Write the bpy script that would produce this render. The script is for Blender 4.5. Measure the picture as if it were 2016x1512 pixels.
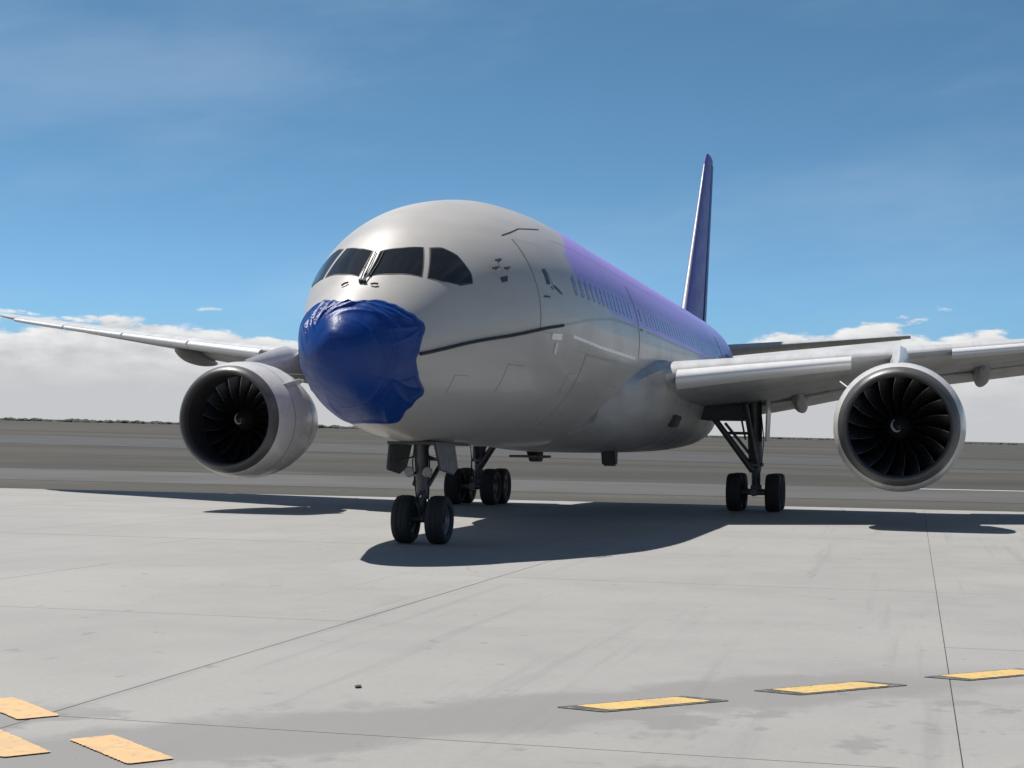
import bpy, bmesh, math, random
import numpy as np
from mathutils import Vector, Matrix

# ------------------------------------------------------------------ reset
for o in list(bpy.data.objects):
    bpy.data.objects.remove(o)
scene = bpy.context.scene
COL = scene.collection
R = math.radians

# ------------------------------------------------------------------ camera
# Coordinates: +X runs aft along the aeroplane, port side is -Y, Z up, apron at z = 0.
CAM_YAW, CAM_PITCH, CAM_ROLL = 0.2479, 0.0379, -0.0145
cam_data = bpy.data.cameras.new("camera")
cam = bpy.data.objects.new("camera", cam_data)
COL.objects.link(cam)
cam_data.sensor_width = 36.0
cam_data.lens = 36.0 * 3137.8 / 2016.0
cam_data.clip_start = 0.1
cam_data.clip_end = 20000
_f = Vector((math.cos(CAM_PITCH) * math.cos(CAM_YAW), math.cos(CAM_PITCH) * math.sin(CAM_YAW), math.sin(CAM_PITCH)))
_r = _f.cross(Vector((0, 0, 1))).normalized()
_u = _r.cross(_f).normalized()
_r2 = _r * math.cos(CAM_ROLL) - _u * math.sin(CAM_ROLL)
_u2 = _u * math.cos(CAM_ROLL) + _r * math.sin(CAM_ROLL)
cam.matrix_world = Matrix(((_r2.x, _u2.x, -_f.x, -26.3748), (_r2.y, _u2.y, -_f.y, -10.1235),
                           (_r2.z, _u2.z, -_f.z, 2.1262), (0, 0, 0, 1)))
scene.camera = cam

# ------------------------------------------------------------------ sun and sky
SUN_DIR = Vector((0.16, 0.41, 1.0)).normalized()          # towards the sun: high over the starboard wing
SUN_EL = math.asin(SUN_DIR.z)
sun_data = bpy.data.lights.new("sun", 'SUN')
sun_data.energy = 5.0
sun_data.angle = R(0.53)
sun_data.color = (1.0, 0.955, 0.89)
sun = bpy.data.objects.new("sun", sun_data)
COL.objects.link(sun)
sun.rotation_euler = (-SUN_DIR).to_track_quat('-Z', 'Y').to_euler()
sun.location = SUN_DIR * 100

world = bpy.data.worlds.new("World")
scene.world = world
world.use_nodes = True
wn, wl = world.node_tree.nodes, world.node_tree.links
wn.clear()
def W(t, **kw):
    n = wn.new(t)
    for k, v in kw.items():
        setattr(n, k, v)
    return n
def wmath(op, a, b=None, c=None, clamp=False):
    n = W('ShaderNodeMath', operation=op, use_clamp=clamp)
    for i, v in enumerate((a, b, c)):
        if v is None: continue
        if isinstance(v, (int, float)): n.inputs[i].default_value = v
        else: wl.new(v, n.inputs[i])
    return n.outputs[0]
sky = W('ShaderNodeTexSky', sky_type='NISHITA')
sky.sun_disc = False
sky.sun_elevation = SUN_EL
sky.sun_rotation = math.atan2(SUN_DIR.x, SUN_DIR.y)
sky.air_density = 1.0
sky.dust_density = 0.35
sky.ozone_density = 2.2
tc = W('ShaderNodeTexCoord')
sep = W('ShaderNodeSeparateXYZ')
wl.new(tc.outputs['Generated'], sep.inputs[0])
az = wmath('ARCTAN2', sep.outputs['Y'], sep.outputs['X'])
el = wmath('ARCSINE', sep.outputs['Z'])
comb = W('ShaderNodeCombineXYZ')
wl.new(wmath('MULTIPLY', az, 9.0), comb.inputs[0])
wl.new(wmath('MULTIPLY', el, 26.0), comb.inputs[1])
def wnoise(vec, scale, detail, rough):
    n = W('ShaderNodeTexNoise')
    n.inputs['Scale'].default_value = scale
    n.inputs['Detail'].default_value = detail
    n.inputs['Roughness'].default_value = rough
    wl.new(vec, n.inputs['Vector'])
    return n.outputs['Fac']
n_big = wnoise(comb.outputs[0], 0.8, 3, 0.5)
n_det = wnoise(comb.outputs[0], 3.0, 8, 0.56)
# a bank of cumulus standing round the horizon: top at about 3.5 degrees
top = wmath('MULTIPLY_ADD', n_big, 0.070, 0.038)
puff = wmath('MULTIPLY_ADD', n_det, 0.050, -0.025)
hgt = wmath('SUBTRACT', wmath('ADD', top, puff), el)
mr = W('ShaderNodeMapRange', interpolation_type='SMOOTHSTEP')
wl.new(hgt, mr.inputs['Value'])
mr.inputs['From Min'].default_value = 0.0
mr.inputs['From Max'].default_value = 0.006
cov = mr.outputs[0]
# puffs lit from above, grey underneath
off = W('ShaderNodeVectorMath', operation='ADD')
wl.new(comb.outputs[0], off.inputs[0])
off.inputs[1].default_value = (0.06, 0.14, 0)
n_sh = wnoise(off.outputs[0], 3.0, 8, 0.56)
lit0 = wmath('MULTIPLY_ADD', wmath('SUBTRACT', n_det, n_sh), 2.4, 0.5, clamp=True)
deep = W('ShaderNodeMapRange')
wl.new(hgt, deep.inputs['Value'])
deep.inputs['From Min'].default_value = 0.0
deep.inputs['From Max'].default_value = 0.045
deep.inputs['To Min'].default_value = 1.0
deep.inputs['To Max'].default_value = 0.0
# nearer the horizon the bank is veiled by distance: contrast dies away
calm = W('ShaderNodeMapRange', interpolation_type='SMOOTHSTEP')
wl.new(el, calm.inputs['Value'])
calm.inputs['From Min'].default_value = 0.022
calm.inputs['From Max'].default_value = 0.062
lit = wmath('ADD', wmath('MULTIPLY', wmath('SUBTRACT', lit0, 0.5), calm.outputs[0]), 0.5)
ramp = W('ShaderNodeValToRGB')
ramp.color_ramp.elements[0].color = (0.47, 0.49, 0.52, 1)
ramp.color_ramp.elements[1].color = (1.0, 1.0, 1.0, 1)
wl.new(wmath('MULTIPLY_ADD', lit, 0.60, wmath('MULTIPLY', deep.outputs[0], 0.5)), ramp.inputs[0])
SKY_STRENGTH = 0.0625
# clean dry air: a purer blue low down than the model gives, the same all round the horizon
tint = W('ShaderNodeValToRGB')
els = tint.color_ramp.elements
els[0].position = 0.0; els[0].color = (0.58, 1.0, 1.0, 1)
els[1].position = 1.0; els[1].color = (0.44, 0.45, 0.45, 1)
for p_, c_ in ((0.087, (0.42, 0.69, 0.97)), (0.14, (0.40, 0.62, 0.79)), (0.19, (0.38, 0.58, 0.70)), (0.27, (0.36, 0.55, 0.63)), (0.5, (0.40, 0.47, 0.50))):
    e_ = els.new(p_); e_.color = (*c_, 1)
els[0].color = (0.40, 0.68, 1.0, 1)
wl.new(sep.outputs['Z'], tint.inputs[0])
hs = W('ShaderNodeMix', data_type='RGBA', blend_type='MULTIPLY')
hs.inputs[0].default_value = 1.0
wl.new(sky.outputs[0], hs.inputs[6])
hs2 = W('ShaderNodeVectorMath', operation='SCALE')
wl.new(tint.outputs[0], hs2.inputs[0])
hs2.inputs['Scale'].default_value = 1.45
wl.new(hs2.outputs[0], hs.inputs[7])
sc = W('ShaderNodeVectorMath', operation='SCALE')
wl.new(ramp.outputs[0], sc.inputs[0])
sc.inputs['Scale'].default_value = 0.675 / SKY_STRENGTH
# thin, very faint veil cloud drawn across the blue
cv = W('ShaderNodeCombineXYZ')
wl.new(wmath('MULTIPLY_ADD', az, 2.2, wmath('MULTIPLY', el, 3.0)), cv.inputs[0])
wl.new(wmath('MULTIPLY', el, 6.5), cv.inputs[1])
veil = W('ShaderNodeMapRange', interpolation_type='SMOOTHSTEP')
wl.new(wnoise(cv.outputs[0], 1.1, 7, 0.55), veil.inputs['Value'])
veil.inputs['From Min'].default_value = 0.42
veil.inputs['From Max'].default_value = 0.72
veil.inputs['To Max'].default_value = 0.20
vm = W('ShaderNodeMix', data_type='RGBA')
wl.new(veil.outputs[0], vm.inputs[0])
wl.new(hs.outputs[2], vm.inputs[6])
vm.inputs[7].default_value = (0.50 / SKY_STRENGTH, 0.58 / SKY_STRENGTH, 0.67 / SKY_STRENGTH, 1)
mix = W('ShaderNodeMix', data_type='RGBA')
wl.new(cov, mix.inputs[0])
wl.new(vm.outputs[2], mix.inputs[6])
wl.new(sc.outputs[0], mix.inputs[7])
bg = W('ShaderNodeBackground')
bg.inputs['Strength'].default_value = SKY_STRENGTH
wl.new(mix.outputs[2], bg.inputs['Color'])
wo = W('ShaderNodeOutputWorld')
wl.new(bg.outputs[0], wo.inputs['Surface'])

vs = scene.view_settings
vs.view_transform = 'Standard'
vs.look = 'None'
vs.gamma = 1.0
vs.use_curve_mapping = False
vs.exposure = 0.4
scene.render.resolution_x, scene.render.resolution_y = 1024, 768

# ------------------------------------------------------------------ material helpers
class MT:
    """thin wrapper for building one procedural Principled material"""
    def __init__(s, name, rough=0.5, metal=0.0, color=(0.5, 0.5, 0.5)):
        s.m = bpy.data.materials.new(name)
        s.m.use_nodes = True
        s.n, s.l = s.m.node_tree.nodes, s.m.node_tree.links
        s.b = s.n['Principled BSDF']
        s.b.inputs['Base Color'].default_value = (*color, 1)
        s.b.inputs['Roughness'].default_value = rough
        s.b.inputs['Metallic'].default_value = metal
    def new(s, t, **kw):
        n = s.n.new(t)
        for k, v in kw.items(): setattr(n, k, v)
        return n
    def put(s, v, sock):
        if hasattr(v, 'links') or hasattr(v, 'is_linked'): s.l.new(v, sock)
        elif isinstance(v, (tuple, list)) and len(v) == 3 and sock.type == 'RGBA': sock.default_value = (*v, 1)
        else: sock.default_value = v
    def math(s, op, a, b=None, c=None, clamp=False):
        n = s.new('ShaderNodeMath', operation=op, use_clamp=clamp)
        for i, v in enumerate((a, b, c)):
            if v is not None: s.put(v, n.inputs[i])
        return n.outputs[0]
    def pos(s, kind='Object'):
        if kind == 'World':
            return s.new('ShaderNodeNewGeometry').outputs['Position']
        return s.new('ShaderNodeTexCoord').outputs[kind]
    def sep(s, v):
        n = s.new('ShaderNodeSeparateXYZ'); s.l.new(v, n.inputs[0]); return n.outputs
    def scale(s, v, xyz):
        n = s.new('ShaderNodeVectorMath', operation='MULTIPLY'); s.l.new(v, n.inputs[0]); n.inputs[1].default_value = xyz
        return n.outputs[0]
    def noise(s, v, scale, detail=4, rough=0.55):
        n = s.new('ShaderNodeTexNoise'); s.l.new(v, n.inputs['Vector'])
        n.inputs['Scale'].default_value = scale; n.inputs['Detail'].default_value = detail; n.inputs['Roughness'].default_value = rough
        return n.outputs['Fac']
    def mr(s, v, a, b, c=0.0, d=1.0, smooth=True):
        n = s.new('ShaderNodeMapRange'); n.interpolation_type = 'SMOOTHSTEP' if smooth else 'LINEAR'
        s.put(v, n.inputs['Value'])
        for k, q in zip(('From Min', 'From Max', 'To Min', 'To Max'), (a, b, c, d)): n.inputs[k].default_value = q
        return n.outputs[0]
    def mix(s, f, a, b, mode='MIX'):
        n = s.new('ShaderNodeMix', data_type='RGBA', blend_type=mode)
        s.put(f, n.inputs[0]); s.put(a, n.inputs[6]); s.put(b, n.inputs[7]); return n.outputs[2]
    def color(s, v, k=1.0):
        if k != 1.0:
            n = s.new('ShaderNodeVectorMath', operation='SCALE'); s.put(v, n.inputs[0]); n.inputs['Scale'].default_value = k; v = n.outputs[0]
        s.put(v, s.b.inputs['Base Color']); return s
    def rough(s, v): s.put(v, s.b.inputs['Roughness']); return s
    def bump(s, h, strength=0.2, dist=0.01):
        n = s.new('ShaderNodeBump'); s.put(h, n.inputs['Height'])
        n.inputs['Strength'].default_value = strength; n.inputs['Distance'].default_value = dist
        s.l.new(n.outputs[0], s.b.inputs['Normal']); return s

def plain(name, col, rough=0.5, metal=0.0, var=0.12, scale=3.0, coat=0.0):
    m = MT(name, rough, metal, col)
    v = m.noise(m.pos(), scale, 5, 0.6)
    lo = tuple(c * (1 - var) for c in col); hi = tuple(min(1, c * (1 + var)) for c in col)
    m.color(m.mix(v, lo, hi))
    m.rough(m.mr(m.noise(m.pos(), scale * 2.3, 4), 0.25, 0.75, max(0.02, rough - 0.08), rough + 0.08))
    if coat: m.b.inputs['Coat Weight'].default_value = coat; m.b.inputs['Coat Roughness'].default_value = 0.06
    return m.m

MAT = {}
# fuselage paint: pale grey with a lavender upper rear part and faint grime streaks
m = MT('fuselage_paint', 0.30)
P = m.pos()
xyz = m.sep(P)
X, Y, Z = xyz[0], xyz[1], xyz[2]
fc = m.new('ShaderNodeFloatCurve')
crv = fc.mapping.curves[0]
zz = m.mr(Z, 5.0, 8.0, 0, 1, smooth=False)
tab = [(0.0, 1.0), (0.118, 1.0), (0.124, 0.40), (0.135, 0.285), (0.237, 0.171), (0.337, 0.127), (0.493, 0.13), (0.72, 0.215), (0.85, 0.25), (1.0, 0.30)]
while len(crv.points) < len(tab): crv.points.new(0.5, 0.5)
for p_, t_ in zip(crv.points, tab):
    p_.location = t_; p_.handle_type = 'VECTOR'
fc.mapping.update()
m.l.new(zz, fc.inputs['Value'])
xb = m.math('MULTIPLY_ADD', fc.outputs[0], 23.0, 6.0)
purp = m.mr(m.math('SUBTRACT', X, xb), -0.25, 0.25)
fade = m.mr(X, 14.0, 46.0)
lav = m.mix(fade, (0.45, 0.315, 0.88), (0.38, 0.38, 0.94))
streak = m.noise(m.scale(P, (0.35, 1.0, 2.2)), 1.3, 6, 0.6)
patchy = m.noise(m.scale(P, (1, 1, 1)), 0.7, 4, 0.5)
pale = m.mix(m.mr(streak, 0.35, 0.75), (0.535, 0.512, 0.482), (0.495, 0.472, 0.443))
pale = m.mix(m.mr(patchy, 0.5, 0.75, 0, 0.3), pale, (0.46, 0.438, 0.41))
m.color(m.mix(purp, pale, lav), 0.755)
m.rough(m.mr(patchy, 0.3, 0.7, 0.36, 0.46))
m.b.inputs['Specular IOR Level'].default_value = 0.62
m.b.inputs['Coat Weight'].default_value = 0.18
m.b.inputs['Coat Roughness'].default_value = 0.10
m.bump(m.noise(m.scale(P, (1, 1, 1)), 1.6, 2, 0.5), 0.06, 0.03)
MAT['fuselage'] = m.m

def dirty_white(name, base, dark, rough):
    m = MT(name, rough)
    P = m.pos()
    s = m.noise(m.scale(P, (0.25, 2.0, 1.0)), 1.2, 6, 0.62)
    k = m.noise(P, 0.9, 4, 0.5)
    m.color(m.mix(m.mr(m.math('ADD', s, m.math('MULTIPLY', k, 0.5)), 0.65, 1.05), base, dark), 0.78)
    m.rough(m.mr(k, 0.3, 0.7, rough - 0.07, rough + 0.08))
    m.bump(m.noise(P, 1.2, 1), 0.02, 0.02)
    return m.m
MAT['wing'] = dirty_white('wing_paint', (0.62, 0.625, 0.63), (0.48, 0.48, 0.475), 0.34)
MAT['cowl'] = dirty_white('cowl_paint', (0.68, 0.675, 0.665), (0.54, 0.535, 0.525), 0.28)
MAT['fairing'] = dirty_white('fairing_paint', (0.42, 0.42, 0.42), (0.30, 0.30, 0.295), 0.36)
MAT['lip'] = plain('inlet_lip_grey', (0.078, 0.077, 0.077), 0.42, 0.15, 0.15, 2.0)
MAT['duct'] = plain('inlet_lining', (0.035, 0.035, 0.037), 0.6, 0, 0.2, 6.0)
MAT['fan'] = plain('titanium_fan', (0.055, 0.055, 0.06), 0.33, 0.85, 0.2, 6.0)
MAT['blade_edge'] = plain('blade_edge_metal', (0.22, 0.22, 0.225), 0.28, 0.8, 0.2, 6.0)  # metal blade edges, with glints put into the paler grey
MAT['spinner'] = plain('spinner_black', (0.02, 0.02, 0.021), 0.35, 0, 0.2, 6.0)
MAT['hot'] = plain('exhaust_metal', (0.18, 0.16, 0.14), 0.4, 0.9, 0.3, 4.0)
MAT['slat'] = plain('slat_metal', (0.66, 0.66, 0.66), 0.34, 0.15, 0.06, 2.0)
MAT['tyre'] = plain('tyre_rubber', (0.018, 0.018, 0.019), 0.8, 0, 0.35, 9.0)
MAT['rim'] = plain('wheel_rim', (0.13, 0.13, 0.135), 0.45, 0.6, 0.2, 9.0)
MAT['gear'] = plain('gear_steel', (0.085, 0.086, 0.09), 0.42, 0.3, 0.35, 6.0)
MAT['chrome'] = plain('oleo_chrome', (0.55, 0.55, 0.56), 0.15, 1.0, 0.1, 6.0)
MAT['geardark'] = plain('gear_bay_dark', (0.05, 0.05, 0.052), 0.6, 0, 0.4, 5.0)
MAT['doorin'] = plain('gear_door_paint', (0.07, 0.07, 0.07), 0.45, 0, 0.25, 3.0)
MAT['seam'] = plain('seam_sealant', (0.055, 0.055, 0.06), 0.7, 0, 0.3, 5.0)
MAT['strap'] = plain('elastic_strap', (0.025, 0.025, 0.03), 0.75, 0, 0.3, 9.0)
MAT['white'] = plain('plain_white', (0.78, 0.78, 0.77), 0.3, 0, 0.05, 5.0)
MAT['greyline'] = plain('grey_line_paint', (0.27, 0.265, 0.26), 0.35, 0, 0.15, 5.0)
MAT['blackmark'] = plain('black_mark_paint', (0.03, 0.03, 0.035), 0.4, 0, 0.2, 5.0)
MAT['probe'] = plain('probe_metal', (0.10, 0.10, 0.10), 0.35, 0.8, 0.3, 9.0)
MAT['finp'] = plain('fin_paint', (0.13, 0.12, 0.42), 0.5, 0, 0.12, 0.9, 0.0)
MAT['rudder'] = plain('rudder_paint', (0.03, 0.11, 0.29), 0.5, 0, 0.12, 0.9, 0.0)

def glass(name, col):
    m = MT(name, 0.06, 0, col)
    m.color(m.mix(m.noise(m.pos(), 1.5, 3), tuple(c * 0.7 for c in col), tuple(c * 1.3 for c in col)))
    m.b.inputs['IOR'].default_value = 1.5
    return m.m
MAT['glass'] = glass('cockpit_glass', (0.012, 0.013, 0.014))
MAT['pax'] = glass('cabin_glass', (0.13, 0.10, 0.24))
m = MT('landing_light', 0.1, 0.2, (0.7, 0.72, 0.75))
m.color(m.mix(m.noise(m.pos(), 20, 2), (0.12, 0.125, 0.13), (0.3, 0.3, 0.31)))
MAT['lamp'] = m.m

# blue coated cloth of the mask
m = MT('mask_cloth', 0.5)
P = m.pos()
m.color(m.mix(m.noise(P, 1.6, 4), (0.0015, 0.030, 0.165), (0.003, 0.040, 0.215)))
m.rough(m.mr(m.noise(P, 3.0, 4), 0.3, 0.7, 0.28, 0.44))
wv = m.new('ShaderNodeTexWave'); m.l.new(P, wv.inputs['Vector']); wv.inputs['Scale'].default_value = 30.0; wv.inputs['Distortion'].default_value = 1.5
weave = m.math('ADD', m.math('MULTIPLY', m.noise(P, 5.0, 6, 0.65), 1.0), m.math('MULTIPLY', wv.outputs['Fac'], 0.10))
m.bump(weave, 0.45, 0.03)
m.b.inputs['Specular IOR Level'].default_value = 0.32
MAT['mask'] = m.m

# concrete
def concrete():
    m = MT('apron_concrete', 0.8)
    P = m.pos('World')
    oi = m.new('ShaderNodeObjectInfo').outputs['Random']
    fine = m.noise(P, 14.0, 8, 0.7)
    mid = m.noise(P, 1.1, 6, 0.6)
    big = m.noise(m.scale(P, (1, 1, 0)), 0.16, 5, 0.55)
    base = m.mix(m.mr(mid, 0.3, 0.7), (0.325, 0.318, 0.305), (0.365, 0.358, 0.343))
    base = m.mix(m.mr(big, 0.42, 0.62), base, (0.385, 0.378, 0.362))
    base = m.mix(m.mr(fine, 0.3, 0.75, 0, 0.35), base, (0.26, 0.258, 0.25))
    base = m.mix(m.math('MULTIPLY', oi, 0.28), base, (0.31, 0.31, 0.305))
    # old seal coat left along the painted line
    s = m.sep(P)
    d1 = m.math('ABSOLUTE', m.math('SUBTRACT', m.math('MULTIPLY_ADD', s[0], 0.707, m.math('MULTIPLY', s[1], 0.707)), -14.9))
    wob = m.math('MULTIPLY', m.noise(P, 0.9, 6, 0.65), 1.7)
    st = m.mr(m.math('SUBTRACT', d1, wob), -0.35, 0.1, 1, 0)
    near = m.mr(s[0], -9.6, -11.5)
    st = m.math('MULTIPLY', st, near)
    blot = m.mr(m.noise(P, 0.75, 7, 0.65), 0.53, 0.6)
    nearb = m.mr(m.math('MULTIPLY_ADD', s[1], 0.45, s[0]), -15.2, -17.6)
    st = m.math('MAXIMUM', st, m.math('MULTIPLY', blot, nearb))
    base = m.mix(m.math('MULTIPLY', st, 0.75), base, (0.235, 0.233, 0.228))
    # little drips and tyre scuffs
    spots = m.mr(m.noise(P, 2.6, 4, 0.55), 0.66, 0.70)
    base = m.mix(m.math('MULTIPLY', spots, 0.35), base, (0.16, 0.158, 0.155))
    scuff = m.mr(m.noise(m.scale(P, (0.05, 1.6, 1)), 1.0, 6, 0.7), 0.55, 0.66)
    base = m.mix(m.math('MULTIPLY', scuff, 0.30), base, (0.22, 0.22, 0.217))
    vor = m.new('ShaderNodeTexVoronoi', feature='DISTANCE_TO_EDGE')
    wp = m.new('ShaderNodeVectorMath', operation='ADD'); m.l.new(P, wp.inputs[0])
    nz = m.new('ShaderNodeTexNoise'); m.l.new(P, nz.inputs['Vector']); nz.inputs['Scale'].default_value = 0.9; nz.inputs['Detail'].default_value = 6
    m.l.new(nz.outputs['Color'], wp.inputs[1]); m.l.new(wp.outputs[0], vor.inputs['Vector']); vor.inputs['Scale'].default_value = 0.16
    crack = m.math('MULTIPLY', m.mr(vor.outputs['Distance'], 0.0, 0.0022, 1, 0), m.mr(m.noise(P, 0.11, 3), 0.50, 0.60))
    base = m.mix(m.math('MULTIPLY', crack, 0.6), base, (0.12, 0.118, 0.113))
    speck = m.mr(m.noise(P, 45.0, 4, 0.7), 0.60, 0.72, 0, 0.35)
    base = m.mix(speck, base, (0.20, 0.196, 0.188))
    m.color(base, 0.725)
    m.bump(m.math('ADD', fine, m.math('MULTIPLY', m.noise(P, 60.0, 3), 0.6)), 0.22, 0.006)
    m.rough(m.mr(mid, 0.3, 0.7, 0.72, 0.88))
    m.b.inputs['Specular IOR Level'].default_value = 0.35
    return m.m
MAT['concrete'] = concrete()
MAT['joint'] = plain('joint_filler', (0.15, 0.148, 0.142), 0.9, 0, 0.4, 4.0)

def paint(name, a, b, wear):
    m = MT(name, 0.6)
    P = m.pos('World')
    w = m.math('MAXIMUM', m.mr(m.noise(P, 11.0, 9, 0.75), 0.50, 0.60), m.math('MULTIPLY', m.mr(m.noise(P, 2.1, 5, 0.6), 0.50, 0.62), 0.5))
    m.color(m.mix(m.math('MULTIPLY', w, wear), m.mix(m.noise(P, 2.2, 4), a, b), (0.24, 0.22, 0.17)))
    m.bump(m.noise(P, 30.0, 4), 0.2, 0.004)
    return m.m
MAT['yellow'] = paint('yellow_marking', (0.52, 0.335, 0.11), (0.54, 0.38, 0.12), 0.6)
MAT['orange'] = paint('faded_orange_marking', (0.54, 0.32, 0.14), (0.56, 0.36, 0.17), 0.55)
MAT['black'] = paint('black_marking', (0.045, 0.045, 0.045), (0.07, 0.07, 0.068), 0.55)
MAT['whitemark'] = paint('white_marking', (0.7, 0.7, 0.69), (0.6, 0.6, 0.59), 0.4)

m = MT('airfield_ground', 0.9)
P = m.pos('World')
a = m.noise(m.scale(P, (0.020, 0.0045, 0)), 1.0, 7, 0.6)
b = m.noise(m.scale(P, (0.12, 0.03, 0)), 1.0, 6, 0.65)
g = m.noise(P, 1.5, 5, 0.65)
c1 = m.mix(m.mr(a, 0.35, 0.65), (0.055, 0.055, 0.052), (0.098, 0.096, 0.090))
c1 = m.mix(m.mr(b, 0.52, 0.70, 0, 0.6), c1, (0.135, 0.132, 0.122))
c1 = m.mix(m.mr(g, 0.4, 0.7, 0, 0.3), c1, (0.045, 0.046, 0.042))
m.color(m.mix(1.0, c1, (1.03, 0.985, 0.90), 'MULTIPLY'), 0.70)
m.b.inputs['Specular IOR Level'].default_value = 0.2
MAT['field'] = m.m
MAT['asphalt'] = plain('taxiway_asphalt', (0.061, 0.059, 0.055), 0.85, 0, 0.5, 0.05)
MAT['darkasphalt'] = plain('runway_asphalt', (0.038, 0.037, 0.036), 0.85, 0, 0.3, 0.05)
MAT['tree'] = plain('far_foliage', (0.04, 0.05, 0.035), 0.9, 0, 0.5, 0.1)
MAT['pebble'] = plain('dark_pebble', (0.05, 0.048, 0.045), 0.8, 0, 0.4, 30.0)

# ------------------------------------------------------------------ mesh helpers (points given as X, P = metres to port, Z)
class MB:
    def __init__(s): s.v, s.f = [], []
    def add(s, vs, fs):
        o = len(s.v); s.v += [tuple(q) for q in vs]; s.f += [tuple(i + o for i in q) for q in fs]; return s
    def grid(s, rows, closed=False, cap0=False, cap1=False):
        n = len(rows[0]); vs = [q for r_ in rows for q in r_]; fs = []
        for i in range(len(rows) - 1):
            for j in range(n if closed else n - 1):
                k = (j + 1) % n
                fs.append((i * n + j, i * n + k, (i + 1) * n + k, (i + 1) * n + j))
        if cap0: fs.append(tuple(range(n - 1, -1, -1)))
        if cap1: fs.append(tuple((len(rows) - 1) * n + j for j in range(n)))
        return s.add(vs, fs)
    def tube(s, a, b, r0, r1=None, n=14, caps=True):
        r1 = r0 if r1 is None else r1
        a, b = Vector(a), Vector(b); d = (b - a).normalized()
        u = d.orthogonal().normalized(); w = d.cross(u)
        rows = [[p_ + (u * math.cos(t) + w * math.sin(t)) * r_ for t in (2 * math.pi * k / n for k in range(n))] for p_, r_ in ((a, r0), (b, r1))]
        return s.grid(rows, True, caps, caps)
    def path(s, pts, r, n=8):
        pts = [Vector(q) for q in pts]; rows = []
        for i, p_ in enumerate(pts):
            d = (pts[min(i + 1, len(pts) - 1)] - pts[max(i - 1, 0)]).normalized()
            u = d.cross(Vector((0, 0, 1)));  u = u.normalized() if u.length > 1e-4 else Vector((1, 0, 0))
            w = d.cross(u)
            rows.append([p_ + (u * math.cos(t) + w * math.sin(t)) * r for t in (2 * math.pi * k / n for k in range(n))])
        return s.grid(rows, True, True, True)
    def box(s, c, d, rot=None):
        vs = []
        for i in (-1, 1):
            for j in (-1, 1):
                for k in (-1, 1):
                    q = Vector((d[0] * i / 2, d[1] * j / 2, d[2] * k / 2))
                    if rot: q = rot @ q
                    vs.append(Vector(c) + q)
        return s.add(vs, [(0, 1, 3, 2), (4, 6, 7, 5), (0, 4, 5, 1), (2, 3, 7, 6), (0, 2, 6, 4), (1, 5, 7, 3)])
    def lathe(s, prof, c, axis='X', n=64, ang0=0.0):
        """prof: list of (along, radius)"""
        rows = []
        for a_, r_ in prof:
            row = []
            for k in range(n):
                t = 2 * math.pi * k / n + ang0
                if axis == 'X': row.append((c[0] + a_, c[1] + r_ * math.sin(t), c[2] + r_ * math.cos(t)))
                elif axis == 'P': row.append((c[0] + r_ * math.sin(t), c[1] + a_, c[2] + r_ * math.cos(t)))
                else: row.append((c[0] + r_ * math.sin(t), c[1] + r_ * math.cos(t), c[2] + a_))
            rows.append(row)
        return s.grid(rows, True)
    def plate(s, pts, th, nrm):
        """extruded polygon"""
        n = len(pts); d = Vector(nrm).normalized() * th / 2
        vs = [Vector(q) - d for q in pts] + [Vector(q) + d for q in pts]
        fs = [tuple(range(n - 1, -1, -1)), tuple(range(n, 2 * n))] + [(i, (i + 1) % n, n + (i + 1) % n, n + i) for i in range(n)]
        return s.add(vs, fs)
    def mirror(s):
        m_ = MB(); m_.v = [(x, -p_, z) for x, p_, z in s.v]; m_.f = [tuple(reversed(q)) for q in s.f]; return m_
    def build(s, name, mat, parent=None, smooth=35, origin=(0, 0, 0), recalc=True, bevel=0):
        me = bpy.data.meshes.new(name)
        ox, op, oz = origin
        me.from_pydata([(x - ox, -(p_ - op), z - oz) for x, p_, z in s.v], [], [tuple(reversed(q)) for q in s.f])
        if recalc or bevel:
            bm = bmesh.new(); bm.from_mesh(me)
            bmesh.ops.remove_doubles(bm, verts=bm.verts, dist=1e-5)
            if bevel:
                bmesh.ops.recalc_face_normals(bm, faces=bm.faces)
                es = [e for e in bm.edges if len(e.link_faces) == 2 and e.calc_face_angle(0) > 0.6]
                bmesh.ops.bevel(bm, geom=es, offset=bevel, segments=2, affect='EDGES', clamp_overlap=True)
            bmesh.ops.recalc_face_normals(bm, faces=bm.faces)
            bm.to_mesh(me); bm.free()
        me.materials.append(MAT[mat] if isinstance(mat, str) else mat)
        if smooth:
            me.shade_smooth(); me.set_sharp_from_angle(angle=R(smooth))
        o = bpy.data.objects.new(name, me)
        COL.objects.link(o)
        o.location = (ox, -op, oz)
        if parent is not None: set_parent(o, parent)
        return o
def set_parent(o, parent):
    """parent without moving: every parent here is unrotated, so subtract its world offset"""
    w = Vector((0, 0, 0)); q = parent
    while q is not None:
        w += q.location; q = q.parent
    o.location = o.location - w
    o.parent = parent
def tag(o, label=None, cat=None, group=None, kind=None):
    for k, v in (('label', label), ('category', cat), ('group', group), ('kind', kind)):
        if v: o[k] = v
    return o
def share(src, loc, parent, rot=None):
    c = bpy.data.objects.new(src.name.split('.')[0], src.data)
    COL.objects.link(c); c.location = loc
    if rot is not None: c.rotation_euler = rot
    c.parent = parent
    return c

# ------------------------------------------------------------------ the setting
EDGE = 33.0
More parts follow.
